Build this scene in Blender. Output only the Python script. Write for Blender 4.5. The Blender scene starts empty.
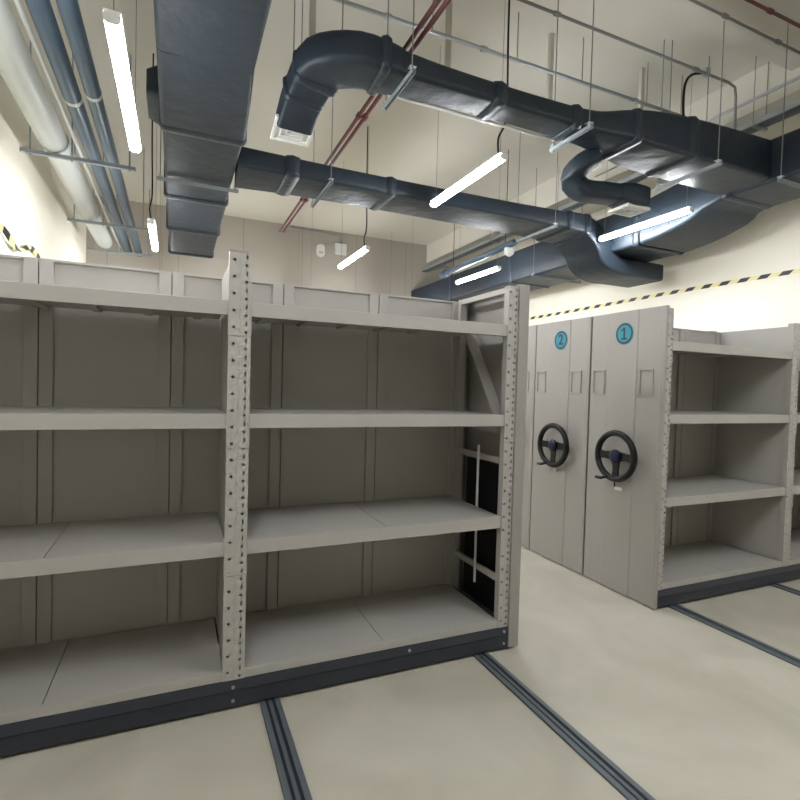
import bpy, bmesh, math, random
from mathutils import Vector, Matrix
random.seed(4)
C = bpy.context.scene.collection
PI = math.pi

# ------------------------------------------------------------------ materials
MATS = {}
def mat(name, col, rough=0.5, metal=0.0, noise=0.0, nscale=8.0, bump=0.0, bscale=40.0, spec=0.5, emit=None, estr=0.0, coat=0.0):
    m = bpy.data.materials.new(name); m.use_nodes = True
    nt = m.node_tree; b = nt.nodes['Principled BSDF']
    b.inputs['Base Color'].default_value = (*col, 1)
    b.inputs['Roughness'].default_value = rough
    b.inputs['Metallic'].default_value = metal
    b.inputs['Specular IOR Level'].default_value = spec
    b.inputs['Coat Weight'].default_value = coat
    tc = nt.nodes.new('ShaderNodeTexCoord')
    if noise > 0:
        n = nt.nodes.new('ShaderNodeTexNoise'); n.inputs['Scale'].default_value = nscale; n.inputs['Detail'].default_value = 5
        nt.links.new(tc.outputs['Object'], n.inputs['Vector'])
        r = nt.nodes.new('ShaderNodeMix'); r.data_type = 'RGBA'
        r.inputs[6].default_value = (*[c*(1-noise) for c in col], 1)
        r.inputs[7].default_value = (*[min(1, c*(1+noise)) for c in col], 1)
        nt.links.new(n.outputs['Fac'], r.inputs[0]); nt.links.new(r.outputs[2], b.inputs['Base Color'])
    if bump > 0:
        n2 = nt.nodes.new('ShaderNodeTexNoise'); n2.inputs['Scale'].default_value = bscale; n2.inputs['Detail'].default_value = 3
        nt.links.new(tc.outputs['Object'], n2.inputs['Vector'])
        bp = nt.nodes.new('ShaderNodeBump'); bp.inputs['Strength'].default_value = bump; bp.inputs['Distance'].default_value = 0.02
        nt.links.new(n2.outputs['Fac'], bp.inputs['Height']); nt.links.new(bp.outputs['Normal'], b.inputs['Normal'])
    if emit:
        b.inputs['Emission Color'].default_value = (*emit, 1); b.inputs['Emission Strength'].default_value = estr
    MATS[name] = m
    return m

RACK = mat('rack_paint', (0.415, 0.395, 0.368), 0.42, noise=0.03, nscale=3)
PANEL = mat('panel_paint', (0.315, 0.296, 0.275), 0.38, noise=0.04, nscale=1.5)
DARK = mat('base_paint', (0.024, 0.028, 0.040), 0.45, noise=0.1, nscale=6)
BLACK = mat('black_plastic', (0.003, 0.003, 0.004), 0.4, spec=0.3)
NAVY = mat('hub_plastic', (0.006, 0.008, 0.035), 0.35, spec=0.3)
STEEL = mat('zinc_steel', (0.42, 0.45, 0.47), 0.38, metal=0.7, noise=0.08, nscale=20)
RAILM = mat('rail_steel', (0.20, 0.23, 0.26), 0.42, metal=0.6, noise=0.15, nscale=12)
RODM = mat('rod_steel', (0.22, 0.22, 0.21), 0.5, metal=0.3)
DUCT = mat('duct_foam', (0.013, 0.021, 0.031), 0.50, noise=0.22, nscale=4, bump=0.55, bscale=7, spec=0.38)
SEAM = mat('duct_tape', (0.016, 0.025, 0.036), 0.46, noise=0.2, nscale=10, bump=0.5, bscale=22, spec=0.4)
RED = mat('red_pipe', (0.115, 0.032, 0.032), 0.45, noise=0.25, nscale=14)
WHITE = mat('white_plastic', (0.72, 0.72, 0.70), 0.4)
WPIPE = mat('pale_pipe', (0.56, 0.58, 0.55), 0.40, noise=0.04, nscale=4)
BPIPE = mat('blue_pipe', (0.07, 0.11, 0.155), 0.34, noise=0.12, nscale=5)
CREAMP = mat('cream_conduit', (0.55, 0.53, 0.46), 0.5)
BRAKET = mat('pale_bracket', (0.30, 0.34, 0.36), 0.45, metal=0.35)
CEIL = mat('ceiling_paint', (0.62, 0.59, 0.515), 0.85, noise=0.05, nscale=1.2)
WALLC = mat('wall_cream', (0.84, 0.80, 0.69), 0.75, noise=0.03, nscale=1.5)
TEAL = mat('sticker_teal', (0.01, 0.22, 0.29), 0.4)
INK = mat('sticker_ink', (0.003, 0.025, 0.055), 0.4)
TAG = mat('tag_paper', (0.7, 0.7, 0.68), 0.5)
HOLE = mat('slot_dark', (0.05, 0.045, 0.04), 0.7)
TUBE = mat('lamp_tube', (0.9, 0.9, 0.9), 0.4, emit=(0.93, 0.965, 1.0), estr=34.0)

def floor_mat():
    m = mat('floor_epoxy', (0.53, 0.50, 0.41), 0.33, noise=0.0)
    nt = m.node_tree; b = nt.nodes['Principled BSDF']
    tc = nt.nodes.new('ShaderNodeTexCoord')
    n = nt.nodes.new('ShaderNodeTexNoise'); n.inputs['Scale'].default_value = 1.6; n.inputs['Detail'].default_value = 8; n.inputs['Distortion'].default_value = 1.2
    nt.links.new(tc.outputs['Object'], n.inputs['Vector'])
    cr = nt.nodes.new('ShaderNodeValToRGB')
    cr.color_ramp.elements[0].position = 0.32; cr.color_ramp.elements[0].color = (0.45, 0.42, 0.345, 1)
    cr.color_ramp.elements[1].position = 0.66; cr.color_ramp.elements[1].color = (0.54, 0.508, 0.428, 1)
    nt.links.new(n.outputs['Fac'], cr.inputs[0]); nt.links.new(cr.outputs[0], b.inputs['Base Color'])
    n2 = nt.nodes.new('ShaderNodeTexNoise'); n2.inputs['Scale'].default_value = 5
    nt.links.new(tc.outputs['Object'], n2.inputs['Vector'])
    mr = nt.nodes.new('ShaderNodeMapRange'); mr.inputs['To Min'].default_value = 0.28; mr.inputs['To Max'].default_value = 0.5
    nt.links.new(n2.outputs['Fac'], mr.inputs['Value']); nt.links.new(mr.outputs['Result'], b.inputs['Roughness'])
    return m
FLOOR = floor_mat()

def stripe_mat(name, axis, col, gap, width, period):
    # flat colour with thin regular joint lines along one object axis
    m = mat(name, col, 0.75, noise=0.03, nscale=1.5)
    nt = m.node_tree; b = nt.nodes['Principled BSDF']
    src = b.inputs['Base Color'].links[0].from_socket
    tc = nt.nodes.new('ShaderNodeTexCoord'); sx = nt.nodes.new('ShaderNodeSeparateXYZ')
    nt.links.new(tc.outputs['Object'], sx.inputs[0])
    md = nt.nodes.new('ShaderNodeMath'); md.operation = 'PINGPONG'; md.inputs[1].default_value = period/2
    nt.links.new(sx.outputs[axis], md.inputs[0])
    lt = nt.nodes.new('ShaderNodeMath'); lt.operation = 'LESS_THAN'; lt.inputs[1].default_value = width
    nt.links.new(md.outputs[0], lt.inputs[0])
    mx = nt.nodes.new('ShaderNodeMix'); mx.data_type = 'RGBA'; mx.inputs[7].default_value = (*gap, 1)
    nt.links.new(lt.outputs[0], mx.inputs[0]); nt.links.new(src, mx.inputs[6]); nt.links.new(mx.outputs[2], b.inputs['Base Color'])
    return m
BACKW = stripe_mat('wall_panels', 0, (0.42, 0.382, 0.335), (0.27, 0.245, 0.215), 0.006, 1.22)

def hazard_mat():
    m = mat('hazard_tape', (0.8, 0.6, 0.05), 0.5)
    nt = m.node_tree; b = nt.nodes['Principled BSDF']
    uv = nt.nodes.new('ShaderNodeUVMap'); sx = nt.nodes.new('ShaderNodeSeparateXYZ')
    nt.links.new(uv.outputs[0], sx.inputs[0])
    ad = nt.nodes.new('ShaderNodeMath'); ad.operation = 'ADD'
    nt.links.new(sx.outputs[0], ad.inputs[0]); nt.links.new(sx.outputs[1], ad.inputs[1])
    fr = nt.nodes.new('ShaderNodeMath'); fr.operation = 'FRACT'; nt.links.new(ad.outputs[0], fr.inputs[0])
    lt = nt.nodes.new('ShaderNodeMath'); lt.operation = 'LESS_THAN'; lt.inputs[1].default_value = 0.5
    nt.links.new(fr.outputs[0], lt.inputs[0])
    mx = nt.nodes.new('ShaderNodeMix'); mx.data_type = 'RGBA'
    mx.inputs[6].default_value = (0.80, 0.71, 0.36, 1); mx.inputs[7].default_value = (0.03, 0.03, 0.035, 1)
    nt.links.new(lt.outputs[0], mx.inputs[0]); nt.links.new(mx.outputs[2], b.inputs['Base Color'])
    return m
HAZ = hazard_mat()

# ------------------------------------------------------------------ mesh helpers
def box(bm, x0, x1, y0, y1, z0, z1):
    v = [bm.verts.new(p) for p in ((x0,y0,z0),(x1,y0,z0),(x1,y1,z0),(x0,y1,z0),(x0,y0,z1),(x1,y0,z1),(x1,y1,z1),(x0,y1,z1))]
    for f in ((0,3,2,1),(4,5,6,7),(0,1,5,4),(1,2,6,5),(2,3,7,6),(3,0,4,7)):
        bm.faces.new([v[i] for i in f])

def bar(bm, a, b, w, h, up=(0,0,1)):
    a = Vector(a); b = Vector(b); d = (b-a).normalized(); up = Vector(up)
    if abs(d.dot(up)) > 0.99: up = Vector((1,0,0))
    s = d.cross(up).normalized(); u = s.cross(d).normalized()
    q = []
    for p in (a, b):
        for i, j in ((-1,-1),(1,-1),(1,1),(-1,1)):
            q.append(bm.verts.new(p + s*(i*w/2) + u*(j*h/2)))
    for f in ((3,2,1,0),(4,5,6,7),(0,1,5,4),(1,2,6,5),(2,3,7,6),(3,0,4,7)):
        bm.faces.new([q[i] for i in f])

def rings(bm, rs, close=True, cap=True):
    vs = [[bm.verts.new(p) for p in r] for r in rs]
    n = len(vs[0])
    for a, b in zip(vs[:-1], vs[1:]):
        for i in range(n):
            bm.faces.new((a[i], a[(i+1)%n], b[(i+1)%n], b[i]))
    if cap:
        bm.faces.new(list(reversed(vs[0]))); bm.faces.new(vs[-1])

def frames(pts):
    pts = [Vector(p) for p in pts]; out = []
    for i, p in enumerate(pts):
        if i == 0: t = pts[1]-p
        elif i == len(pts)-1: t = p-pts[i-1]
        else: t = (pts[i+1]-p).normalized() + (p-pts[i-1]).normalized()
        out.append((p, t.normalized()))
    return out

def tube(bm, pts, r, seg=12):
    fr = frames(pts); t0 = fr[0][1]
    s = t0.cross(Vector((0,0,1)))
    if s.length < 1e-3: s = Vector((1,0,0))
    s.normalize(); rs = []
    for p, t in fr:
        s = (s - t*s.dot(t)).normalized(); u = t.cross(s)
        rs.append([p + (s*math.cos(a) + u*math.sin(a))*r for a in [2*PI*k/seg for k in range(seg)]])
    rings(bm, rs)

def rrect(w, h, r, k=4):
    out = []; r = min(r, w/2*0.98, h/2*0.98)
    for cx, cy, a0 in ((w/2-r, h/2-r, 0), (-w/2+r, h/2-r, PI/2), (-w/2+r, -h/2+r, PI), (w/2-r, -h/2+r, 1.5*PI)):
        for j in range(k+1):
            a = a0 + PI/2*j/k
            out.append((cx + r*math.cos(a), cy + r*math.sin(a)))
    return out

def duct_rings(secs, rad=0.035):
    # secs: (x,y,z of the centre, width, height)
    fr = frames([s[:3] for s in secs]); rs = []
    s_prev = None
    for (p, t), sec in zip(fr, secs):
        s = t.cross(Vector((0,0,1)))
        if s.length < 0.2: s = s_prev
        s = (s - t*s.dot(t)).normalized(); s_prev = s
        u = s.cross(t).normalized()
        rs.append([p + s*a + u*b for a, b in rrect(sec[3], sec[4], rad)])
    return rs

def smooth_path(pts, n=6):
    # Catmull-Rom on tuples of any length
    out = []
    P = [pts[0]] + list(pts) + [pts[-1]]
    for i in range(1, len(P)-2):
        p0, p1, p2, p3 = P[i-1:i+3]
        for k in range(n):
            t = k/n
            out.append(tuple(0.5*((2*b) + (-a+c)*t + (2*a-5*b+4*c-d)*t*t + (-a+3*b-3*c+d)*t**3) for a, b, c, d in zip(p0, p1, p2, p3)))
    out.append(tuple(pts[-1]))
    return out

def obj(name, bm, m, parent=None, smooth=False, bevel=0.0, kind=None, label=None):
    bmesh.ops.recalc_face_normals(bm, faces=bm.faces[:])
    me = bpy.data.meshes.new(name); bm.to_mesh(me); bm.free()
    for mm in (m if isinstance(m, (list, tuple)) else [m]): me.materials.append(mm)
    o = bpy.data.objects.new(name, me); C.objects.link(o)
    if smooth:
        for p in me.polygons: p.use_smooth = True
    if bevel > 0:
        md = o.modifiers.new('bevel', 'BEVEL'); md.width = bevel; md.segments = 2; md.limit_method = 'ANGLE'; md.angle_limit = math.radians(50)
    if parent is not None:
        o.parent = parent
        loc = WORLD.get(parent.name, Vector((0,0,0)))
        o.location = -loc
        WORLD[o.name] = Vector((0,0,0))
    else:
        WORLD[o.name] = Vector((0,0,0))
    if kind: o['kind'] = kind
    if label: o['label'] = label
    return o
WORLD = {}
def thing(name, label, cat, loc=(0,0,0), group=None):
    o = bpy.data.objects.new(name, None); C.objects.link(o)
    o.location = loc; o.empty_display_size = 0.1
    WORLD[o.name] = Vector(loc)
    o['label'] = label; o['category'] = cat
    if group: o['group'] = group
    return o
def tag(o, label, cat, group=None):
    o['label'] = label; o['category'] = cat
    if group: o['group'] = group
    return o
def kids(o): return [c for c in bpy.data.objects if c.parent == o]
def copy_tree(o, parent=None):
    c = o.copy(); C.objects.link(c)
    if parent is not None: c.parent = parent
    WORLD[c.name] = WORLD.get(o.name, Vector((0,0,0)))
    for ch in kids(o): copy_tree(ch, c)
    return c
def B(): return bmesh.new()
def bx(name, m, dims, parent=None, bevel=0.0, **k):
    b = B(); box(b, *dims); return obj(name, b, m, parent, bevel=bevel, **k)

# ------------------------------------------------------------------ room
XL, XR, YF, YB, ZC = -1.56, 6.27, -5.0, 11.04, 4.88
UP = 0.08      # everything hung from the ceiling is shifted by this much at the end
T = 0.15
bx('floor', FLOOR, (XL-T, XR+T, YF-T, YB+T, -0.12, 0), kind='structure')
bx('ceiling', CEIL, (XL-T, XR+T, YF-T, YB+T, ZC, ZC+0.15), kind='structure')
bx('wall_left', WALLC, (XL-T, XL, YF, YB, 0, ZC), kind='structure')
bx('wall_right', WALLC, (XR, XR+T, YF, YB, 0, ZC), kind='structure')
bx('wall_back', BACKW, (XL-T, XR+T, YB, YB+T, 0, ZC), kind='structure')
bx('wall_front', WALLC, (XL-T, XR+T, YF-T, YF, 0, ZC), kind='structure')
bx('trim_1', CEIL, (5.42, XR, YF, YB, 4.46, ZC), kind='structure')          # deep beam along the right wall
bx('trim_2', CEIL, (XL, 5.42, 2.92, 3.14, 4.68, ZC), kind='structure')       # cross beam

# rails let into the floor
def rail(x, y0, y1, label):
    t = thing('floor_rail', label, 'floor rail', (x, (y0+y1)/2, 0), 'twin steel rails in the floor')
    b = B(); box(b, x-0.047, x+0.047, y0, y1, 0.0005, 0.003); obj('rail_plate', b, DARK, t)
    for s in (-1, 1):
        b = B(); box(b, x+s*0.034-0.012, x+s*0.034+0.012, y0, y1, 0.003, 0.011); obj('rail_strip', b, RAILM, t, bevel=0.002)
    b = B(); box(b, x-0.008, x+0.008, y0, y1, 0.003, 0.007); obj('rail_strip', b, RAILM, t)
rail(0.43, -0.4, 3.2, 'twin steel floor rail under the middle upright of the nearest shelving unit')
rail(1.615, -0.4, 3.2, 'twin steel floor rail coming out under the right end of the nearest shelving unit')
rail(3.285, -0.4, 4.4, 'twin steel floor rail leading under the corner of wheel panel number 1')
rail(4.45, -0.4, 4.4, 'twin steel floor rail under the second upright of unit 1, rightmost in the photo')
rail(-0.76, -0.4, 3.2, 'twin steel floor rail under the left bay of the nearest shelving unit')

# ------------------------------------------------------------------ shelving
SH = [0.178, 0.787, 1.377, 1.893]        # shelf surfaces
HT = 2.117
def perforated(bm, x0, x1, y, z0, z1, ncol=2, face=-1):
    """front plate at y made of cells, every cell with a real hole; face=-1 looks to -Y"""
    cw = (x1-x0)/ncol; ph = 0.0745; n = int((z1-z0)/ph); ph = (z1-z0)/n
    for c in range(ncol):
        for k in range(n):
            a0 = x0 + c*cw; zc0 = z0 + k*ph
            cx = a0+cw/2 + (0.002 if c else -0.002); cz = zc0+ph/2
            def ringcell(hx, hz, rx, rz, ca, cb, za, zb):
                N = 8
                inner = [(hx+rx*math.cos(2*PI*i/N+PI/8), hz+rz*math.sin(2*PI*i/N+PI/8)) for i in range(N)]
                outer = []
                for (px, pz) in inner:
                    dx, dz = px-hx, pz-hz
                    sx = ((cb-hx) if dx > 0 else (ca-hx)); sz = ((zb-hz) if dz > 0 else (za-hz))
                    outer.append((hx+sx, hz+sz))
                # corners repeat in pairs: place one on corner, bridge with quads/tris
                iv = [bm.verts.new((p[0], y, p[1])) for p in inner]
                jv = [bm.verts.new((p[0], y+0.004, p[1])) for p in inner]
                cor = {}
                ov = []
                for p in outer:
                    key = (round(p[0], 5), round(p[1], 5))
                    if key not in cor: cor[key] = bm.verts.new((p[0], y, p[1]))
                    ov.append(cor[key])
                for i in range(N):
                    j = (i+1) % N
                    if ov[i] is ov[j]: bm.faces.new((iv[i], iv[j], ov[i]))
                    else: bm.faces.new((iv[i], iv[j], ov[j], ov[i]))
                    bm.faces.new((iv[i], jv[i], jv[j], iv[j]))
            if c == 0 or ncol == 1:
                ringcell(cx, cz, 0.0072, 0.0072, a0, a0+cw, zc0, zc0+ph)
            else:
                mid = zc0 + ph*0.42
                ringcell(cx, (zc0+mid)/2, 0.0072, 0.0072, a0, a0+cw, zc0, mid)
                ringcell(cx+0.002, (mid+zc0+ph)/2, 0.0045, 0.012, a0, a0+cw, mid, zc0+ph)

def upright(name, x0, x1, y0, y1, z0, z1, parent, dense=False):
    b = B()
    perforated(b, x0, x1, y0, z0, z1)
    # sides and inner returns of the channel, open at the back like a folded profile
    box(b, x0, x0+0.002, y0+0.0002, y1, z0, z1); box(b, x1-0.002, x1, y0+0.0002, y1, z0, z1)
    xm = (x0+x1)/2
    box(b, xm-0.0012, xm+0.0012, y0-0.0015, y0+0.03, z0, z1)
    box(b, x0, x1, y1-0.002, y1, z0, z1)
    box(b, x0, x1, y0, y1, z1-0.002, z1)
    o = obj(name, b, RACK, parent)
    me = o.data
    return o

def shelf(x0, x1, y0, y1, z, parent, hb=0.066, beam=True):
    """deck boards plus the front beam of one shelf"""
    b = B()
    xm = (x0+x1)/2
    box(b, x0, xm-0.0022, y0+0.022, y1, z-0.022, z-0.001)
    box(b, xm+0.0022, x1, y0+0.022, y1, z-0.022, z-0.001)
    # stiffening ribs under the boards
    for k in range(6):
        xx = x0 + (x1-x0)*(k+0.5)/6
        box(b, xx-0.02, xx+0.02, y0+0.04, y1-0.03, z-0.034, z-0.022)
    o = obj('shelf', b, RACK, parent)
    b = B()
    box(b, x0, x1, y0+0.004, y0+0.024, z-hb, z)
    box(b, x0, x1, y0+0.006, y0+0.040, z-hb, z-hb+0.003)
    f = obj('shelf_beam', b, RACK, o, bevel=0.003)
    return o

def back_panel(xa, xb, y, z0, z1, parent):
    """a folded sheet: flat flanges left and right, shallow tray between with a top lip"""
    b = B()
    g = 0.0025; fl = 0.062
    box(b, xa+g, xa+fl, y, y+0.03, z0, z1)
    box(b, xb-fl, xb-g, y, y+0.03, z0, z1)
    box(b, xa+fl, xb-fl, y+0.016, y+0.03, z0, z1)
    box(b, xa+fl, xb-fl, y+0.002, y+0.03, z1-0.012, z1)
    box(b, xa, xb, y+0.0305, y+0.034, z0, z1)
    for zz in (0.36, 1.0, 1.62):
        for xx in (xa+fl*0.5, xb-fl*0.5):
            if z0 < zz < z1: box(b, xx-0.006, xx+0.006, y-0.002, y, zz-0.006, zz+0.006)
    return obj('back_panel', b, RACK, parent, bevel=0.0015)

def connector(x0, x1, y, z, parent):
    b = B()
    box(b, x0-0.002, x0+0.0, y-0.003, y+0.03, z-0.155, z+0.02)
    box(b, x1, x1+0.002, y-0.003, y+0.03, z-0.155, z+0.02)
    box(b, x0-0.002, x1+0.002, y-0.0035, y-0.0015, z-0.157, z-0.149)
    return obj('shelf_connector', b, RACK, parent)

def base_channel(x0, x1, y0, y1, parent):
    b = B()
    # folded front: upper strip leaning back, crease, lower strip
    prof = [(y0+0.004, 0.137), (y0-0.010, 0.095), (y0-0.004, 0.088), (y0-0.004, 0.016), (y0+0.01, 0.010)]
    v0 = [b.verts.new((x0, p[0], p[1])) for p in prof]; v1 = [b.verts.new((x1, p[0], p[1])) for p in prof]
    for i in range(len(prof)-1): b.faces.new((v0[i], v1[i], v1[i+1], v0[i+1]))
    box(b, x0, x1, y0+0.006, y0+0.03, 0.022, 0.137)
    box(b, x0, x1, y1-0.03, y1, 0.022, 0.137)
    box(b, x0, x0+0.03, y0+0.03, y1-0.03, 0.022, 0.137); box(b, x1-0.03, x1, y0+0.03, y1-0.03, 0.022, 0.137)
    o = obj('base_channel', b, DARK, parent)
    return o
def bolts(pts, parent, ax='y', r=0.008):
    for p in pts:
        b = B()
        if ax == 'y': tube(b, [(p[0], p[1], p[2]), (p[0], p[1]-0.006, p[2])], r, 8)
        else: tube(b, [(p[0], p[1], p[2]), (p[0]-0.006, p[1], p[2])], r, 8)
        obj('bolt', b, STEEL, parent)
def wheels(xs, y, parent):
    for x in xs:
        b = B(); tube(b, [(x-0.03, y, 0.048), (x+0.03, y, 0.048)], 0.037, 16); obj('rail_wheel', b, STEEL, parent)

# ---- the nearest unit
Y0, Y1 = 2.444, 3.045
near = thing('mobile_shelving_unit', 'long empty grey mobile shelving unit nearest the camera, open shelves facing us', 'shelving unit', (0.3, 2.73, 0.0), 'grey mobile shelving units')
BAYS = [(-1.19, 0.214), (0.309, 1.730)]
bc = base_channel(-1.27, 1.795, Y0-0.004, Y1+0.03, near)
bolts([(0.260, Y0-0.0085, 0.108), (0.260, Y0-0.0085, 0.045), (1.765, Y0-0.0085, 0.115), (1.765, Y0-0.0085, 0.045), (1.16, Y0-0.0085, 0.115)], bc)
wheels([-0.76, 0.445, 1.65], 2.56, bc); wheels([-0.76, 0.445, 1.65], 2.92, bc)
for (a, c) in BAYS:
    for i, z in enumerate(SH):
        shelf(a, c, Y0, Y1, z, near, 0.066 if i else 0.042)
for x0, x1 in ((-1.27, -1.19), (0.212, 0.311), (1.730, 1.795)):
    u = upright('upright', x0, x1, Y0, Y0+0.045, 0.137, HT, near)
    for z in SH[1:]: connector(x0, x1, Y0, z, u)
# rear uprights
for x0, x1 in ((-1.27, -1.22), (1.745, 1.797)):
    b = B(); box(b, x0, x1, Y1-0.035, Y1, 0.137, HT); obj('rear_upright', b, RACK, near, bevel=0.003)
for k in range(-2, 3):
    xa = -0.03+0.6*k; xb = xa+0.6
    xa = max(xa, -1.22); xb = min(xb, 1.80)
    back_panel(xa, xb, Y1, 0.137, 2.108, near)
# partition in the middle and at the far left
for x, yy in ((0.224, 0), (-1.225, 0)):
    b = B(); box(b, x, x+0.012, Y0+0.046, Y1-0.001, 0.137, 2.09); obj('divider_panel', b, RACK, near)
# open right end: rails, rungs, diagonal brace
b = B(); bar(b, (1.765, Y0+0.045, 2.10), (1.765, Y1-0.03, 2.10), 0.03, 0.032); obj('top_rail', b, RACK, near)
for z in (1.10, 0.40):
    b = B(); bar(b, (1.765, Y0+0.045, z), (1.765, Y1-0.03, z), 0.02, 0.036); obj('rung', b, RACK, near)
b = B(); bar(b, (1.758, 2.93, 1.90), (1.758, 2.52, 1.33), 0.014, 0.068, up=(1,0,0)); 
o = obj('brace', b, RACK, near)
b = B(); tube(b, [(1.745, 2.735, 0.30), (1.745, 2.735, 1.17)], 0.008, 10); obj('drive_rod', b, WHITE, near, label='pale vertical drive rod')
# wheel panel closing the end (hollow, its face turned to the aisle)
b = B()
PX0, PX1 = 1.798, 1.866
box(b, PX1-0.003, PX1, Y0-0.012, Y1+0.04, 0.015, HT+0.012)
box(b, PX0, PX1-0.003, Y0-0.012, Y0-0.009, 0.015, HT+0.012)
box(b, PX0, PX1-0.003, Y1+0.037, Y1+0.04, 0.015, HT+0.012)
box(b, PX0, PX0+0.003, Y0-0.009, Y0+0.05, 0.015, HT+0.012)
box(b, PX0, PX0+0.003, Y1-0.03, Y1+0.037, 0.015, HT+0.012)
box(b, PX0, PX1-0.003, Y0-0.009, Y1+0.037, HT+0.009, HT+0.012)
obj('wheel_panel', b, PANEL, near, bevel=0.002)
b = B()
box(b, 1.805, 1.860, 2.60, 2.97, 0.15, 1.06)
obj('drive_housing', b, BLACK, near, label='black drive housing inside the end panel')
b = B()
for y in (2.56, 2.585): tube(b, [(1.84, y, 0.15), (1.84, y, 1.0)], 0.006, 8)
obj('drive_chain', b, STEEL, near)

# ---- the units with hand wheels on the right
PXR = 3.09
def hand_wheel(y, z, parent, xs=PXR, side=-1):
    X = xs + side*0.075
    hw = B()
    R = 0.172
    # rim
    N, M = 40, 10
    rs = []
    for i in range(N):
        a = 2*PI*i/N
        c = Vector((X, y+R*math.cos(a), z+R*math.sin(a))); rad = Vector((0, math.cos(a), math.sin(a)))
        rs.append([c + (rad*math.cos(t) + Vector((1,0,0))*math.sin(t))*0.023 for t in [2*PI*k/M for k in range(M)]])
    vs = [[hw.verts.new(p) for p in r] for r in rs]
    for i in range(N):
        p, q = vs[i], vs[(i+1)%N]
        for k in range(M): hw.faces.new((p[k], p[(k+1)%M], q[(k+1)%M], q[k]))
    h = obj('hand_wheel', hw, BLACK, parent, smooth=True)
    for ang in (0, 180, 268):
        a = math.radians(ang); b = B()
        d = Vector((0, math.cos(a), math.sin(a)))
        c = Vector((X-side*0.012, y, z))
        s = Vector((0, -d.z, d.y))
        rr = []
        for t, w in ((0.02, 0.075), (0.07, 0.062), (0.11, 0.054), (0.168, 0.070)):
            p = c + d*t + Vector((side*0.010*t/0.16, 0, 0))
            rr.append([p + s*(w/2) + Vector((0.006,0,0)), p - s*(w/2) + Vector((0.006,0,0)), p - s*(w/2) - Vector((0.006,0,0)), p + s*(w/2) - Vector((0.006,0,0))])
        rings(b, rr); obj('spoke', b, BLACK, h, bevel=0.003)
    b = B(); rr = []
    for dx, r in ((0.0, 0.05), (-0.018, 0.05), (-0.028, 0.040), (-0.032, 0.018)):
        rr.append([Vector((X+0.006-side*dx*-1 if side > 0 else X+0.006+dx, y+r*math.cos(t), z+r*math.sin(t))) for t in [2*PI*k/20 for k in range(20)]])
    rings(b, rr); obj('hub', b, NAVY, h, smooth=True, label='dark blue hub cap')
    b = B(); tube(b, [(X+0.006, y, z), (xs-0.004*side, y, z)], 0.022, 14); obj('axle', b, STEEL, h)
    # folding crank handle at the lower left of the rim
    b = B(); tube(b, [(X-0.016, y+0.055, z-0.158), (X-0.030, y+0.075, z-0.168), (X-0.034, y+0.10, z-0.178), (X-0.034, y+0.150, z-0.180)], 0.012, 10)
    obj('crank_handle', b, BLACK, h, smooth=True)
    return h

def number_sticker(y, z, txt, parent):
    x = PXR - 0.0082
    b = B(); rings(b, [[(x+dx, y+0.082*math.cos(t), z+0.082*math.sin(t)) for t in [2*PI*k/40 for k in range(40)]] for dx in (0.0, -0.0015)])
    st = obj('number_sticker', b, TEAL, parent, label='round teal sticker with the number '+txt)
    b = B()
    rs = [[(x-0.0017, y+r*math.cos(t), z+r*math.sin(t)) for t in [2*PI*k/40 for k in range(40)]] for r in (0.077, 0.064)]
    vs = [[b.verts.new(p) for p in r] for r in rs]
    for k in range(40): b.faces.new((vs[0][k], vs[0][(k+1)%40], vs[1][(k+1)%40], vs[1][k]))
    obj('sticker_ring', b, INK, st)
    if txt == '1':
        d = B()
        for (ya_, yb_, za_, zb_) in ((-0.008, 0.008, -0.045, 0.045), (-0.026, 0.026, -0.045, -0.033)): box(d, x-0.0024, x-0.0018, y+ya_, y+yb_, z+za_, z+zb_)
        bar(d, (x-0.0021, y+0.002, z+0.038), (x-0.0021, y+0.026, z+0.022), 0.0006, 0.014, up=(0, 0.55, 0.83))
        obj('sticker_digit', d, INK, st); return st
    cu = bpy.data.curves.new('digit', 'FONT'); cu.body = txt; cu.size = 0.125; cu.align_x = 'CENTER'; cu.align_y = 'CENTER'; cu.offset = 0.0035; cu.extrude = 0.0004
    to = bpy.data.objects.new('digit_curve', cu); C.objects.link(to)
    bpy.context.view_layer.update()
    me = bpy.data.meshes.new_from_object(to.evaluated_get(bpy.context.evaluated_depsgraph_get()))
    bpy.data.objects.remove(to)
    # text plane: +x of text -> -Y of the room, +y -> Z, facing -X
    rot = Matrix(((0, 0, -1, x-0.0022), (-1, 0, 0, y), (0, 1, 0, z), (0, 0, 0, 1)))
    me.transform(rot); me.materials.append(INK)
    d = bpy.data.objects.new('sticker_digit', me); C.objects.link(d)
    d.parent = st
    return st

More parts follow.
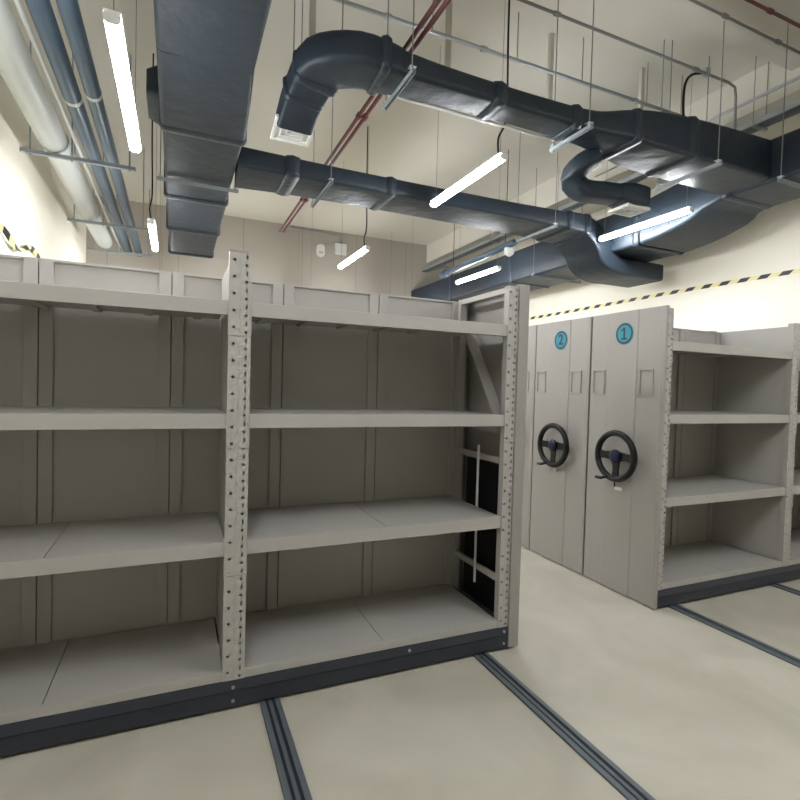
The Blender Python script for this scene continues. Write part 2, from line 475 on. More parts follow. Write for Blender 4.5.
def wheel_panel(ya, yb, parent, txt):
    b = B()
    z0, z1 = 0.010, 2.132
    x = PXR
    w = yb-ya
    # flange margins sit 6 mm deeper, the middle field stands proud, edges return
    e = 0.022
    m0, m1 = ya+0.235, yb-0.185
    prof = [(ya, x+0.025), (ya, x), (ya+0.028, x-0.006), (ya+0.036, x), (m0-0.008, x), (m0, x-0.006), (m1, x-0.006), (m1+0.008, x), (yb-0.006, x), (yb-0.002, x+0.006), (yb-0.002, x+0.025)]
    v0 = [b.verts.new((p[1], p[0], z0)) for p in prof]; v1 = [b.verts.new((p[1], p[0], z1)) for p in prof]
    for i in range(len(prof)-1): b.faces.new((v0[i], v0[i+1], v1[i+1], v1[i]))
    b.faces.new((v0[0], v1[0], v1[-1], v0[-1]))
    b.faces.new(v0[::-1]); b.faces.new(v1)
    pn = obj('wheel_panel', b, PANEL, parent)
    # card holders: thin frames around a sunk card
    for (a, c) in ((ya+0.085, ya+0.205), (yb-0.155, yb-0.035)):
        f = B(); za, zb = 1.505, 1.695; t = 0.009; xx = x-0.009
        box(f, xx, x+0.001, a, c, za, za+t); box(f, xx, x+0.001, a, c, zb-t, zb)
        box(f, xx, x+0.001, a, a+t, za+t, zb-t); box(f, xx, x+0.001, c-t, c, za+t, zb-t)
        ch = obj('card_holder', f, PANEL, pn)
    return pn

def lock(y, z, parent, key):
    b = B(); tube(b, [(PXR-0.012, y, z+0.05), (PXR-0.022, y, z+0.05)], 0.013, 14)
    l = obj('lock', b, BLACK if key else STEEL, parent)
    if key:
        b = B(); box(b, PXR-0.045, PXR-0.022, y-0.002, y+0.002, z+0.035, z+0.055); tube(b, [(PXR-0.035, y, z+0.04), (PXR-0.030, y-0.004, z-0.012)], 0.006, 6)
        obj('key', b, BLACK, l)
        b = B(); box(b, PXR-0.034, PXR-0.030, y-0.072, y-0.005, z-0.030, z-0.006); obj('key_tag', b, TAG, l, label='small white key tag')

def right_unit(ya, number):
    yb = ya+0.688
    t = thing('mobile_shelving_unit', '', 'shelving unit', (PXR+0.05, ya+0.35, 0), 'grey mobile shelving units')
    wheel_panel(ya, yb, t, number)
    Ya, Yb = ya+0.006, ya+0.625
    bays = [(3.167, 4.545), (4.635, 5.90)]
    bc = base_channel(3.117, 5.98, Ya, yb-0.01, t)
    wheels([3.285, 4.44], ya+0.12, bc); wheels([3.285, 4.44], yb-0.12, bc)
    for a, c in bays:
        for i, z in enumerate(SH): shelf(a, c, Ya, Yb, z, t, 0.066 if i else 0.042)
    for x0, x1 in ((3.117, 3.167), (4.545, 4.635), (5.90, 5.98)):
        u = upright('upright', x0, x1, Ya, Ya+0.045, 0.137, HT, t)
        for z in SH[1:]: connector(x0, x1, Ya, z, u)
    xs = [3.14, 3.62, 4.10, 4.58]
    for xa, xb in zip(xs[:-1], xs[1:]): back_panel(xa, xb, Yb, 0.137, 2.095, t)
    for xa, xb in ((4.58, 5.06), (5.06, 5.54), (5.54, 5.97)): back_panel(xa, xb, Yb, 0.137, 2.095, t)
    for x in (4.56, 5.94, 3.14):
        b = B(); box(b, x, x+0.012, Ya+0.046, Yb-0.001, 0.137, 2.095); obj('divider_panel', b, RACK, t)
    b = B()
    for x in (3.14, 4.56, 5.93): box(b, x, x+0.03, Yb+0.032, yb-0.012, 0.137, 2.09)
    obj('rear_upright', b, RACK, t)
    return t
# distances: unit 1 at 2.488, then 0.695 further each
u1 = right_unit(2.515, '1')
number_sticker(2.866, 1.965, '1', kids(u1)[0] if False else u1)
hand_wheel(2.845, 1.045, u1); lock(2.885, 0.815, u1, True)
u1['label'] = 'grey mobile shelving unit with teal sticker 1, hand wheel and open shelves toward us'
# unit 2: same build without sticker copy, own number
u2 = right_unit(3.217, '2')
number_sticker(3.560, 1.965, '2', u2)
hand_wheel(3.540, 1.045, u2); lock(3.56, 0.77, u2, False)
u2['label'] = 'grey mobile shelving unit with teal sticker 2, just behind unit 1'
u3 = right_unit(3.912, '3')
u3['label'] = 'grey mobile shelving unit behind unit 2, only the edge of its front panel showing'
hand_wheel(4.240, 1.045, u3)

# ------------------------------------------------------------------ lamps
lamp0 = thing('linear_lamp', '', 'lamp', (0, 0, 0), 'hanging linear lamps')
b = B(); rings(b, [[(r[0], y, r[1]) for r in rrect(0.066, 0.046, 0.022)] for y in (-0.6, 0.6)]); obj('diffuser', b, TUBE, lamp0, smooth=True)
b = B(); box(b, -0.034, 0.034, -0.6, 0.6, 0.0232, 0.036); obj('housing', b, WHITE, lamp0)
for s in (-1, 1):
    b = B(); rings(b, [[(r[0], y, r[1]) for r in rrect(0.070, 0.050, 0.022)] for y in (s*0.6, s*0.612)]); obj('end_cap', b, WHITE, lamp0)
for s in (-0.55, 0.55):
    b = B(); tube(b, [(0, s, 0.036), (0, s, 1.0)], 0.0022, 6); obj('suspension_wire', b, RODM, lamp0)
lamps = [
 (2.335, 4.03, 3.27, 1.2, 'lit hanging lamp below the upper duct, nearest of the middle row', True),
 (4.78, 4.26, 3.32, 1.2, 'lit hanging lamp in front of the shiny side of the right duct', False),
 (2.24, 6.90, 3.21, 1.2, 'lit hanging lamp in front of the back wall, beside the wall sensors', False),
 (4.27, 6.90, 3.19, 1.2, 'small lit hanging lamp above the right end of the nearest shelving unit', False),
 (-0.275, 3.24, 2.99, 1.35, 'lit hanging lamp between the blue pipes and the wide left duct', False),
 (-0.265, 6.55, 3.07, 1.2, 'small lit hanging lamp left of the far end of the wide left duct', False),
 (-0.28, 9.90, 3.10, 1.2, 'farthest lamp of the left row, by the back wall', False),
 (2.24, 9.90, 3.15, 1.2, 'farthest lamp of the middle row, by the back wall', False),
 (4.27, 9.90, 2.95, 1.2, 'farthest lamp of the right row, by the back wall', False),
 (2.30, 0.78, 3.20, 1.2, 'lamp behind the camera in the middle row', False),
 (4.75, 0.70, 3.20, 1.2, 'lamp behind the camera in the right row', False),
 (-0.25, 0.75, 3.20, 1.2, 'lamp behind the camera in the left row', False),
]
LAMPS = []
for i, (x, y, z, L, lab, cable) in enumerate(lamps):
    l = lamp0 if i == 0 else copy_tree(lamp0)
    l.location = (x, y, z); l['label'] = lab
    l.scale = (1, L/1.2, (4.8-z))
    l.scale = (1, L/1.2, 1)
    for c in kids(l):
        if c.name.startswith('suspension_wire'): c.scale = (1, 1, (4.802-z))
    WORLD[l.name] = Vector((x, y, z)); LAMPS.append(l)
def power_cord(x, y, z0, z1, lamp, pts=None):
    b = B(); P = pts or [(x, y, z0), (x-0.015, y-0.01, z0+0.12), (x+0.008, y-0.03, z0+0.28), (x, y-0.02, (z0+z1)/2), (x, y, z1)]
    tube(b, smooth_path(P, 5), 0.008, 8); o = obj('power_cord', b, BLACK, lamp, smooth=True, label='black power cord'); o.location = (-lamp.location[0], -lamp.location[1]/lamp.scale[1], -lamp.location[2]); o.scale = (1, 1/lamp.scale[1], 1)
power_cord(2.31, 3.47, 3.30, 4.80, LAMPS[0], [(2.31,3.47,3.30),(2.30,3.46,3.42),(2.335,3.435,3.52),(2.33,3.40,3.70),(2.32,3.40,4.2),(2.32,3.40,4.80)])
power_cord(2.23, 6.38, 3.24, 4.80, LAMPS[2])
power_cord(-0.265, 5.98, 3.10, 4.80, LAMPS[5])

# ------------------------------------------------------------------ ducts
def duct(parent, name, secs, n=5, rad=0.035, smooth=True, m=None):
    b = B(); rings(b, duct_rings(smooth_path(secs, n) if n > 1 else secs, rad))
    o = obj(name, b, m or DUCT, parent, smooth=True)
    md = o.modifiers.new('edge', 'EDGE_SPLIT'); md.split_angle = math.radians(50)
    return o
def band(parent, a, b_, w, h):
    bb = B(); rings(bb, duct_rings([(*a, w+0.012, h+0.012), (*[(p+q)/2 for p, q in zip(a, b_)], w+0.030, h+0.030), (*b_, w+0.012, h+0.012)], 0.04))
    return obj('joint_band', bb, SEAM, parent, smooth=True)

# wide left duct
dl = thing('air_duct', 'wide black insulated duct running away at upper left, stepping narrower', 'duct', (0.22, 5.0, 3.40), 'black insulated air ducts')
def straight(parent, x0, x1, y0, y1, z0, z1, n=8):
    secs = [((x0+x1)/2, y0+(y1-y0)*k/n, (z0+z1)/2, x1-x0, z1-z0) for k in range(n+1)]
    return duct(parent, 'duct_section', secs, 1)
straight(dl, -0.14, 0.43, -0.3, 3.45, 3.41, 3.86)
duct(dl, 'duct_section', [(0.145, 3.45, 3.635, 0.57, 0.45), (0.16, 3.9, 3.63, 0.60, 0.46), (0.175, 4.45, 3.62, 0.63, 0.44)], 4)
straight(dl, -0.13, 0.48, 4.45, 6.1, 3.41, 3.80)
straight(dl, -0.13, 0.50, 6.1, 7.5, 3.44, 3.78)
straight(dl, -0.13, 0.51, 7.5, 9.0, 3.46, 3.74)
band(dl, (0.175, 4.40, 3.615), (0.175, 4.52, 3.615), 0.63, 0.42)
band(dl, (0.175, 6.03, 3.605), (0.175, 6.15, 3.605), 0.63, 0.40)
band(dl, (0.185, 7.43, 3.61), (0.185, 7.55, 3.61), 0.65, 0.35)
band(dl, (0.19, 8.90, 3.60), (0.19, 9.02, 3.60), 0.65, 0.29)
duct(dl, 'side_outlet', [(-0.09, 4.6, 3.70, 0.55, 0.26), (-0.17, 4.6, 3.70, 0.50, 0.24), (-0.24, 4.6, 3.70, 0.42, 0.20)], 3)

# cross duct D2 to the right duct
d2 = thing('air_duct', 'black insulated cross duct joining the wide left duct to the right duct', 'duct', (2.5, 5.2, 3.40), 'black insulated air ducts')
Y2c, Z2 = 5.20, 3.50
duct(d2, 'duct_section', [(0.50, Y2c+0.02, Z2, 0.60, 0.19), (1.0, Y2c, Z2, 0.55, 0.18), (1.6, Y2c, Z2, 0.54, 0.17), (2.6, Y2c, Z2, 0.55, 0.17), (3.6, Y2c, Z2, 0.57, 0.18), (4.3, Y2c, Z2, 0.60, 0.20)], 4)
band(d2, (0.92, Y2c, Z2), (1.05, Y2c, Z2), 0.56, 0.185)
band(d2, (1.95, Y2c, Z2), (2.05, Y2c, Z2), 0.545, 0.17)
band(d2, (4.28, Y2c, Z2), (4.38, Y2c, Z2), 0.60, 0.21)
band(d2, (4.55, Y2c, Z2-0.01), (4.64, Y2c, Z2-0.01), 0.60, 0.24)
duct(d2, 'duct_shoe', [(4.36, Y2c, 3.50, 0.60, 0.22), (4.62, Y2c, 3.48, 0.60, 0.24), (4.84, Y2c, 3.32, 0.60, 0.27), (4.97, Y2c, 3.14, 0.60, 0.27), (5.18, Y2c, 3.05, 0.60, 0.22), (5.5, Y2c, 3.05, 0.60, 0.22), (5.92, Y2c, 3.05, 0.60, 0.22)], 5)

# upper cross duct D1 with elbow and diffuser
d1 = thing('air_duct', 'black insulated upper cross duct with an elbow and white grille at its left end', 'duct', (2.5, 3.2, 3.46), 'black insulated air ducts')
duct(d1, 'duct_section', [(1.25, 3.215, 3.53, 0.30, 0.17), (1.6, 3.215, 3.53, 0.26, 0.15), (2.2, 3.215, 3.53, 0.25, 0.14), (2.75, 3.215, 3.53, 0.26, 0.15)], 4)
band(d1, (2.02, 3.215, 3.53), (2.12, 3.215, 3.53), 0.255, 0.145)
duct(d1, 'duct_section', [(2.75, 3.215, 3.53, 0.26, 0.15), (3.0, 3.22, 3.54, 0.29, 0.17), (3.3, 3.23, 3.57, 0.38, 0.24), (3.6, 3.25, 3.59, 0.44, 0.30), (4.2, 3.27, 3.62, 0.48, 0.34), (5.0, 3.27, 3.63, 0.48, 0.37)], 5)
band(d1, (2.72, 3.215, 3.53), (2.80, 3.215, 3.53), 0.26, 0.155)
band(d1, (3.92, 3.262, 3.61), (4.02, 3.262, 3.61), 0.46, 0.33)
band(d1, (3.30, 3.232, 3.57), (3.38, 3.232, 3.57), 0.39, 0.245)
duct(d1, 'duct_elbow', [(1.30, 3.215, 3.53, 0.32, 0.18), (1.18, 3.215, 3.54, 0.33, 0.20), (1.06, 3.235, 3.55, 0.34, 0.21), (0.94, 3.29, 3.55, 0.34, 0.21), (0.86, 3.37, 3.55, 0.33, 0.21), (0.815, 3.48, 3.53, 0.30, 0.20)], 2, 0.05)
band(d1, (1.22, 3.215, 3.54), (1.16, 3.217, 3.54), 0.33, 0.20)
band(d1, (0.835, 3.43, 3.535), (0.82, 3.49, 3.525), 0.29, 0.20)
band(d1, (0.79, 3.60, 3.48), (0.782, 3.65, 3.46), 0.26, 0.18)
duct(d1, 'duct_neck', [(0.82, 3.46, 3.53, 0.28, 0.19), (0.795, 3.60, 3.48, 0.27, 0.18), (0.775, 3.72, 3.42, 0.26, 0.17), (0.765, 3.84, 3.345, 0.26, 0.16)], 2, 0.03)
def grille(parent, cx, cy, z, w, d, tilt=0.0):
    b = B(); t = 0.022
    box(b, -w/2, w/2, -d/2, -d/2+t, -0.012, 0.012); box(b, -w/2, w/2, d/2-t, d/2, -0.012, 0.012)
    box(b, -w/2, -w/2+t, -d/2+t, d/2-t, -0.012, 0.012); box(b, w/2-t, w/2, -d/2+t, d/2-t, -0.012, 0.012)
    for k in (0.30, 0.16):
        a, c = w*k, d*k; s = 0.010
        box(b, -a, a, -c, -c+s, -0.010, 0.004); box(b, -a, a, c-s, c, -0.010, 0.004)
        box(b, -a, -a+s, -c+s, c-s, -0.010, 0.004); box(b, a-s, a, -c+s, c-s, -0.010, 0.004)
    box(b, -w/2+t, w/2-t, -d/2+t, d/2-t, 0.006, 0.010)
    b.transform(Matrix.Translation((cx, cy, z)) @ Matrix.Rotation(tilt, 4, 'X'))
    return obj('grille', b, WHITE, parent, label='square white air grille')
grille(d1, 0.765, 3.87, 3.315, 0.29, 0.24, math.radians(-14))

# short drop with diffuser below the upper duct
dd = thing('duct_outlet', 'short crooked black duct drop with a square white grille below the upper duct', 'duct', (3.4, 3.4, 3.1))
duct(dd, 'duct_neck', [(3.24, 3.36, 3.44, 0.17, 0.14), (3.15, 3.44, 3.38, 0.19, 0.15), (3.12, 3.53, 3.28, 0.20, 0.15), (3.22, 3.53, 3.20, 0.20, 0.15), (3.40, 3.47, 3.185, 0.20, 0.15), (3.62, 3.43, 3.185, 0.20, 0.15)], 3, 0.04)
duct(dd, 'duct_collar', [(3.54, 3.45, 3.185, 0.22, 0.16), (3.66, 3.43, 3.18, 0.26, 0.18), (3.80, 3.42, 3.18, 0.24, 0.17)], 3, 0.04)
grille(dd, 3.72, 3.46, 3.085, 0.27, 0.22)

# right duct along the wall
d3 = thing('air_duct', 'large black insulated duct along the right wall, dipping lower halfway', 'duct', (5.4, 5.0, 3.19), 'black insulated air ducts')
secs = [(5.34, y, 3.622, 0.68, 0.405) for y in (-0.5, 0.5, 1.5, 2.3, 3.0, 3.45)]
duct(d3, 'duct_section', secs, 1)
duct(d3, 'duct_offset', [(5.34, 3.45, 3.622, 0.68, 0.405), (5.36, 3.66, 3.595, 0.72, 0.43), (5.39, 3.85, 3.54, 0.78, 0.47), (5.40, 4.15, 3.485, 0.80, 0.50), (5.40, 4.5, 3.445, 0.80, 0.50)], 5)
duct(d3, 'duct_section', [(5.40, y, 3.44, 0.80, 0.49) for y in (4.5, 5.2, 6, 7, 8, 9, 10, 10.95)], 1)
band(d3, (5.34, 3.40, 3.622), (5.34, 3.50, 3.622), 0.68, 0.405)
band(d3, (5.40, 4.50, 3.44), (5.40, 4.58, 3.44), 0.80, 0.49)
band(d3, (5.40, 7.0, 3.44), (5.40, 7.1, 3.44), 0.80, 0.49)
band(d3, (5.40, 9.0, 3.44), (5.40, 9.1, 3.44), 0.80, 0.49)
band(d3, (5.34, 2.2, 3.622), (5.34, 2.3, 3.622), 0.68, 0.405)

# ------------------------------------------------------------------ hangers
def hanger(a, b_, rods, label, ztop=4.80, w=0.026):
    a = Vector(a); b_ = Vector(b_)
    t = thing('duct_hanger', label, 'hanger', tuple((a+b_)/2), 'steel strut hangers')
    bm = B(); bar(bm, a, b_, w, 0.006); 
    d = (b_-a).normalized(); s = d.cross(Vector((0,0,1)))*(w/2-0.002)
    bar(bm, a+s+Vector((0,0,-0.012)), b_+s+Vector((0,0,-0.012)), 0.003, 0.026); bar(bm, a-s+Vector((0,0,-0.012)), b_-s+Vector((0,0,-0.012)), 0.003, 0.026)
    obj('strut', bm, BRAKET, t)
    for r in rods:
        zt_ = 4.38 if r[0] > 5.42 else 4.80
        bm = B(); tube(bm, [(r[0], r[1], a.z-0.03), (r[0], r[1], zt_)], 0.0045, 6); ro = obj('threaded_rod', bm, RODM, t)
        bm = B(); tube(bm, [(r[0], r[1], a.z+0.003), (r[0], r[1], a.z+0.02)], 0.014, 6); box(bm, r[0]-0.022, r[0]+0.022, r[1]-0.022, r[1]+0.022, a.z+0.020, a.z+0.024); obj('nut', bm, STEEL, ro)
    return t
def h_y(x, y0, y1, z, label, zt=4.80): return hanger((x, y0, z), (x, y1, z), [(x, y0+0.03), (x, y1-0.03)], label, zt)
def h_x(x0, x1, y, z, label, zt=4.80): return hanger((x0, y, z), (x1, y, z), [(x0+0.03, y), (x1-0.03, y)], label, zt)
h_y(1.33, 2.96, 3.46, 3.425, 'strut hanger under the upper duct, beside its elbow')
h_y(2.80, 2.98, 3.44, 3.425, 'strut hanger under the upper duct, right of the lamp cord')
h_y(4.20, 2.95, 3.60, 3.415, 'strut hanger under the upper duct, near the right duct', 4.59)
h_y(1.33, 4.80, 5.58, 3.385, 'strut hanger under the cross duct, beside the red pipes')
h_y(4.05, 4.82, 5.62, 3.380, 'strut hanger under the cross duct, near its right end')
h_x(-0.20, 0.55, 5.50, 3.385, 'strut hanger under the wide left duct')
h_x(4.93, 5.78, 2.92, 3.400, 'strut hanger under the near part of the right duct', 4.55)
h_x(4.93, 5.90, 6.40, 3.180, 'strut hanger under the far part of the right duct', 4.55)

# loose threaded rods with nothing but ceiling at the top
rods = [(0.885, 4.35, 3.6, 'second thin rod'), (3.60, 3.88, 4.4, ''), (4.17, 3.95, 4.37, '')]
def rod(x, y, z0, z1, label, r=0.0045):
    b = B(); tube(b, [(x, y, z0), (x, y, z1)], r, 6); tag(obj('hanging_rod', b, RODM), label, 'rod', 'thin rods hanging from the ceiling')
rod(0.79, 4.02, 3.30, 4.80, 'thin steel rod left of the upper duct elbow')
rod(1.02, 3.50, 3.60, 4.80, 'thin steel rod rising from the top of the duct elbow')
rod(0.93, 4.40, 3.50, 4.80, 'thin steel rod just behind the grille of the elbow')
for x in (1.90, 2.75, 3.50, 4.35, 4.85):
    rod(x, 3.88, 4.37, 4.80, {1.90:'thin rod holding the zinc pipe, leftmost', 2.75:'thin rod holding the zinc pipe right of the lamp cord', 3.50:'thin rod holding the zinc pipe at mid length', 4.35:'thin rod holding the zinc pipe, behind the black cable', 4.85:'thin rod holding the right end of the zinc pipe'}[x])
for i, x in enumerate((4.28, 4.80)):
    rod(x, 3.545, 3.84 if i == 0 else 4.0, 4.80, ('thin rod rising from the wide part of the upper duct', 'thin rod rising beside the cable tray end')[i])

# pale flat channels hanging down behind the upper duct
for x, lab in ((2.10, 'pale hanging channel behind the upper duct, left of the lamp cord'), (3.20, 'pale hanging channel behind the middle of the upper duct'), (4.38, 'pale hanging channel behind the right part of the upper duct'), (0.92, 'pale hanging channel above the elbow of the upper duct')):
    b = B(); box(b, x-0.022, x+0.022, 3.96, 3.972, 3.93, 4.80); box(b, x-0.022, x-0.018, 3.972, 3.995, 3.93, 4.80); box(b, x+0.018, x+0.022, 3.972, 3.995, 3.93, 4.80)
    tag(obj('hanging_channel', b, CREAMP), lab, 'channel', 'pale channels behind the upper duct')

# ------------------------------------------------------------------ pipes
def pipe(name, pts, r, m, label, cat='pipe', group=None, joints=(), jr=1.25, jm=None, seg=16, jl=0.05):
    t = thing(name, label, cat, pts[0], group)
    b = B(); tube(b, pts, r, seg); obj('pipe_run', b, m, t, smooth=True)
    for j in joints:
        j = Vector(j); d = (Vector(pts[1])-Vector(pts[0])).normalized()
        b = B(); tube(b, [j-d*jl/2, j+d*jl/2], r*jr, seg); obj('pipe_joint', b, jm or m, t)
    return t
pipe('zinc_pipe', [(XL+0.02, 3.88, 4.38), (5.30, 3.88, 4.38)], 0.017, STEEL, 'thin zinc pipe crossing under the ceiling behind the upper duct', joints=[(1.50,3.88,4.38),(2.4,3.88,4.38),(4.2,3.88,4.38)], jr=1.5)
pipe('conduit', [(0.5, 3.30, 4.40), (4.75, 3.30, 4.40), (4.84, 3.30, 4.38), (4.86, 3.30, 4.30), (4.87, 3.30, 3.9)], 0.012, RODM, 'thin grey conduit crossing near the ceiling and turning down at its right end', joints=[(2.7,3.30,4.40),(4.3,3.30,4.40)], jr=1.6)
pipe('conduit', [(1.5, 2.90, 4.58), (6.2, 2.90, 4.54)], 0.011, RODM, 'thin grey conduit along the cross beam at upper right', joints=[(4.1,2.9,4.56),(4.8,2.9,4.555)], jr=1.7)
pipe('red_pipe', [(1.5, 2.70, 4.55), (6.2, 2.70, 4.55)], 0.013, RED, 'single thin red pipe near the ceiling at the top right corner', joints=[(4.35,2.70,4.55)], jr=1.5)
for dx, lab in ((0.0, 'thin dark red pipe running away past the upper duct, left of a pair'), (0.054, 'thin dark red pipe running away past the upper duct, right of a pair')):
    pipe('red_pipe', [(1.42+dx, 0.5, 3.80), (1.42+dx, 8.0, 3.76)], 0.017, RED, lab, group='pair of dark red pipes', joints=[(1.42+dx, 2.2+dx*2, 3.79), (1.42+dx, 4.3, 3.78), (1.42+dx, 6.5, 3.765)], jr=1.5)
t = thing('power_cable', 'thick black cable drooping from a ceiling conduit to the upper duct', 'cable', (4.38, 3.45, 3.85))
b = B(); tube(b, smooth_path([(4.45, 3.32, 4.42), (4.38, 3.40, 4.43), (4.345, 3.44, 4.36), (4.34, 3.45, 4.2), (4.355, 3.45, 4.0), (4.38, 3.45, 3.83)], 5), 0.012, 8); obj('cable_run', b, BLACK, t, smooth=True)
b = B(); box(b, 4.42, 4.48, 3.29, 3.33, 4.39, 4.45); obj('junction_box', b, STEEL, t)
# white tube standing in for the bright reflection on the duct's lower rear edge
pipe('conduit', [(1.33, 3.356, 3.462), (2.78, 3.356, 3.462)], 0.012, WHITE, 'bright reflection along the lower rear edge of the upper duct, built as a thin white tube')

# big pipes at the left wall
pipe('wall_pipe', [(-1.12, 0.4, 3.79), (-1.17, 10.2, 3.78)], 0.125, WPIPE, 'thick pale pipe beside the left wall', joints=[(-1.15, 6.1, 3.79), (-1.163, 8.45, 3.79)], jr=1.06, jl=0.04, jm=BRAKET)
pipe('wall_pipe', [(-0.83, 0.4, 3.83), (-0.86, 10.9, 3.82)], 0.070, BPIPE, 'blue pipe next to the thick pale pipe', joints=[(-0.845, 5.2, 3.83)], jr=1.08, jm=WPIPE)
pipe('wall_pipe', [(-0.655, 0.4, 3.81), (-0.68, 10.9, 3.80)], 0.062, BPIPE, 'blue pipe nearest the left lamps', joints=[(-0.667, 5.0, 3.81)], jr=1.08, jm=WPIPE)
pipe('wall_pipe', [(-0.95, 0.4, 3.81), (-0.97, 10.9, 3.80)], 0.018, WPIPE, 'thin pale pipe between the pale and the first blue pipe')
def pipe_bracket(y, label, x0=-1.42, x1=-0.42):
    t = thing('pipe_bracket', label, 'bracket', ((x0+x1)/2, y, 3.63), 'steel brackets under the left pipes')
    b = B(); bar(b, (x0, y, 3.632), (x1, y, 3.632), 0.04, 0.035); obj('strut', b, BRAKET, t)
    for x in (-1.34, -0.99, -0.48):
        b = B(); tube(b, [(x, y, 3.60), (x, y, 4.802)], 0.008, 8); obj('threaded_rod', b, BRAKET, t)
pipe_bracket(6.1, 'steel bracket under the left pipes, nearest in view')
pipe_bracket(8.45, 'steel bracket under the left pipes, in the middle')
pipe_bracket(10.2, 'steel bracket under the left pipes, right by the back wall')
pipe_bracket(3.4, 'steel bracket under the left pipes, high at the top left')

# cable tray over the right duct
t = thing('cable_tray', 'ladder cable tray running above the right duct', 'cable tray', (5.4, 5.0, 4.10), None)
for x in (5.24, 5.39):
    b = B(); box(b, x-0.004, x+0.004, 1.0, 10.9, 4.14, 4.19); obj('side_rail', b, STEEL, t)
b = B()
for k in range(40): box(b, 5.244, 5.386, 1.1+k*0.25, 1.13+k*0.25, 4.142, 4.150)
obj('rungs', b, STEEL, t)
b = B(); box(b, 5.244, 5.386, 1.0, 10.9, 4.136, 4.141); obj('tray_bottom', b, RAILM, t)
for i, y in enumerate((2.9, 3.35, 4.6, 6.2, 8.0)):
    for x in (5.21, 5.408):
        b = B(); tube(b, [(x, y, 4.11), (x, y, 4.80)], 0.004, 6); obj('threaded_rod', b, RODM, t)
    b = B(); box(b, 5.19, 5.416, y-0.02, y+0.02, 4.116, 4.134); obj('strut', b, STEEL, t)
for k, z, lab in ((0, 4.19, 'left of the two cables lying in the cable tray'), (1, 4.215, 'right of the two cables lying in the cable tray')):
    b = B(); x = 5.29+0.05*k
    tube(b, [(x, 1.0, 4.163), (x, 10.8, 4.163)], 0.012, 8); tag(obj('tray_cable', b, STEEL), lab, 'cable', 'cables in the tray')
pipe('conduit', smooth_path([(5.05, 1.5, 4.30), (5.05, 3.3, 4.30), (5.05, 3.62, 4.30), (5.05, 3.70, 4.26), (5.05, 3.72, 4.14)], 4), 0.010, STEEL, 'thin zinc conduit bending down beside the cable tray')
pipe('conduit', [(4.97, 1.5, 4.24), (4.97, 5.2, 4.24)], 0.010, STEEL, 'straight thin zinc conduit running beside the cable tray')

# pipes near the far right corner
pipe('service_pipe', [(4.02, 5.6, 3.36), (4.10, 7.8, 3.34)], 0.045, BPIPE, 'dull blue pipe stub below the cross duct', joints=[(4.095, 7.6, 3.34)], jr=1.5)
b = B(); rr = []
for dx, r in ((0, 0.05), (0.012, 0.065), (0.05, 0.07), (0.09, 0.06), (0.12, 0.02)):
    rr.append([Vector((4.05 + r*math.cos(a), 5.75 + r*math.sin(a), 3.335-dx)) for a in [2*PI*k/20 for k in range(20)]])
rings(b, rr); tag(obj('ceiling_detector', b, WHITE, smooth=True), 'round white detector below the right end of the cross duct', 'detector')
for i, (x, y) in enumerate(((4.35, 6.1), (4.30, 7.5))):
    b = B(); tube(b, [(x-0.12, y, 3.25), (x-0.12, y, 4.802)], 0.006, 6); tag(obj('red_drop_pipe', b, RED), ('thin red vertical line nearer the small right lamp', 'thin red vertical line behind the small right lamp')[i], 'pipe')

# back wall devices
t = thing('wall_sensor', 'white rounded speaker-like device on the back wall', 'sensor', (2.83, YB, 4.33))
b = B(); rings(b, [[(2.835+r[0], y, 4.335+r[1]) for r in rrect(0.17, 0.27, 0.07)] for y in (YB-0.001, YB-0.07)]); obj('body', b, WHITE, t)
b = B(); box(b, 2.79, 2.88, YB-0.076, YB-0.071, 4.27, 4.31); obj('grille', b, STEEL, t)
t = thing('wall_box', 'square white electrical box on the back wall, right of the rounded device', 'box', (3.38, YB, 4.32))
b = B(); box(b, 3.15, 3.41, YB-0.09, YB-0.001, 4.30, 4.54); obj('body', b, WHITE, t, bevel=0.01)
b = B(); box(b, 3.17, 3.39, YB-0.096, YB-0.091, 4.32, 4.52); obj('cover', b, WHITE, t, bevel=0.004)
pipe('conduit', [(2.00, YB-0.015, 4.72), (3.26, YB-0.015, 4.72), (3.28, YB-0.015, 4.70), (3.28, YB-0.015, 4.54)], 0.014, STEEL, 'thin grey conduit along the back wall above the white box')

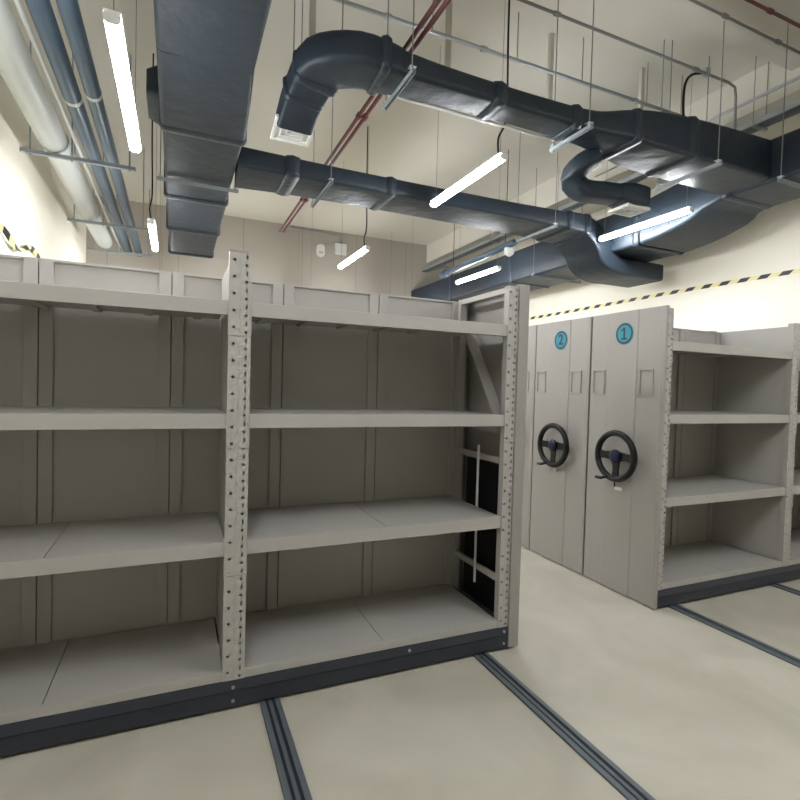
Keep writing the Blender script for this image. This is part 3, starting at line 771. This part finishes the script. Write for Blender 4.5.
# ------------------------------------------------------------------ hazard tapes
def ribbon(name, pts, w, period, label, flip=1):
    b = B(); uvl = b.loops.layers.uv.new('UVMap')
    L = 0; prev = None; rows = []
    for i, (p, tw) in enumerate(pts):
        p = Vector(p)
        if prev is not None: L += (p-prev).length
        prev = p
        up = Vector((flip*math.sin(tw), 0, math.cos(tw)))*w/2
        rows.append((b.verts.new(p-up), b.verts.new(p+up), L/period))
    for a, c in zip(rows[:-1], rows[1:]):
        f = b.faces.new((a[0], c[0], c[1], a[1]))
        for lo, uv in zip(f.loops, ((a[2], 0), (c[2], 0), (c[2], 0.22), (a[2], 0.22))): lo[uvl].uv = uv
    me_o = obj(name, b, HAZ)
    md = me_o.modifiers.new('thick', 'SOLIDIFY'); md.thickness = 0.001
    return tag(me_o, label, 'tape', 'yellow and black hazard tapes')
ribbon('hazard_tape', [((XR-0.0002, y, 2.83-0.01*math.sin(y)), 0.0) for y in [0.5+0.25*k for k in range(42)]], 0.048, 0.235, 'straight yellow and black hazard tape along the right wall')
lp = [((XL+0.002, 4.0, 2.86), 0), ((XL+0.002, 5.2, 2.84), 0), ((XL+0.02, 5.8, 2.85), 0.2), ((XL+0.04, 6.05, 2.82), 0.9), ((XL+0.05, 6.3, 2.75), 0.4), ((XL+0.05, 6.55, 2.76), -0.7), ((XL+0.05, 6.85, 2.86), -0.2), ((XL+0.03, 7.15, 2.89), 0.8), ((XL+0.02, 7.6, 2.84), 0.2), ((XL+0.004, 8.2, 2.76), 0), ((XL+0.002, 10.9, 2.76), 0)]
pp = smooth_path([(*p, a) for p, a in lp], 6)
ribbon('hazard_tape', [((q[0], q[1], q[2]), q[3]) for q in pp], 0.05, 0.34, 'loose twisted yellow and black hazard tape along the left wall')

for o in list(bpy.data.objects):
    if o.parent is None and o.get('kind') != 'structure' and o.name.split('.')[0] not in ('mobile_shelving_unit', 'floor_rail'):
        o.location.z += UP

# ------------------------------------------------------------------ world, camera, view
w = bpy.data.worlds.new('room_air'); bpy.context.scene.world = w; w.use_nodes = True
w.node_tree.nodes['Background'].inputs[0].default_value = (0.8, 0.85, 0.9, 1)
w.node_tree.nodes['Background'].inputs[1].default_value = 0.05

cam = bpy.data.cameras.new('camera'); co = bpy.data.objects.new('camera', cam); C.objects.link(co)
Rm = [[0.9160815216215547, 0.013721365974979593, 0.4007572455481221], [-0.40006465800035823, -0.03665830527550985, 0.9157534810599325], [0.02725647010516037, -0.9992336527409935, -0.028092562490778586]]
M = Matrix([[Rm[i][0], -Rm[i][1], -Rm[i][2]] for i in range(3)]).to_4x4()
M.translation = Vector((0, 0, 1.528))
co.matrix_world = M
cam.sensor_width = 36; cam.sensor_fit = 'HORIZONTAL'; cam.lens = 511.5/800*36; cam.clip_start = 0.05; cam.clip_end = 60
bpy.context.scene.camera = co
vs = bpy.context.scene.view_settings
vs.view_transform = 'Standard'; vs.look = 'None'; vs.gamma = 1.0; vs.exposure = 1.75; vs.use_curve_mapping = False
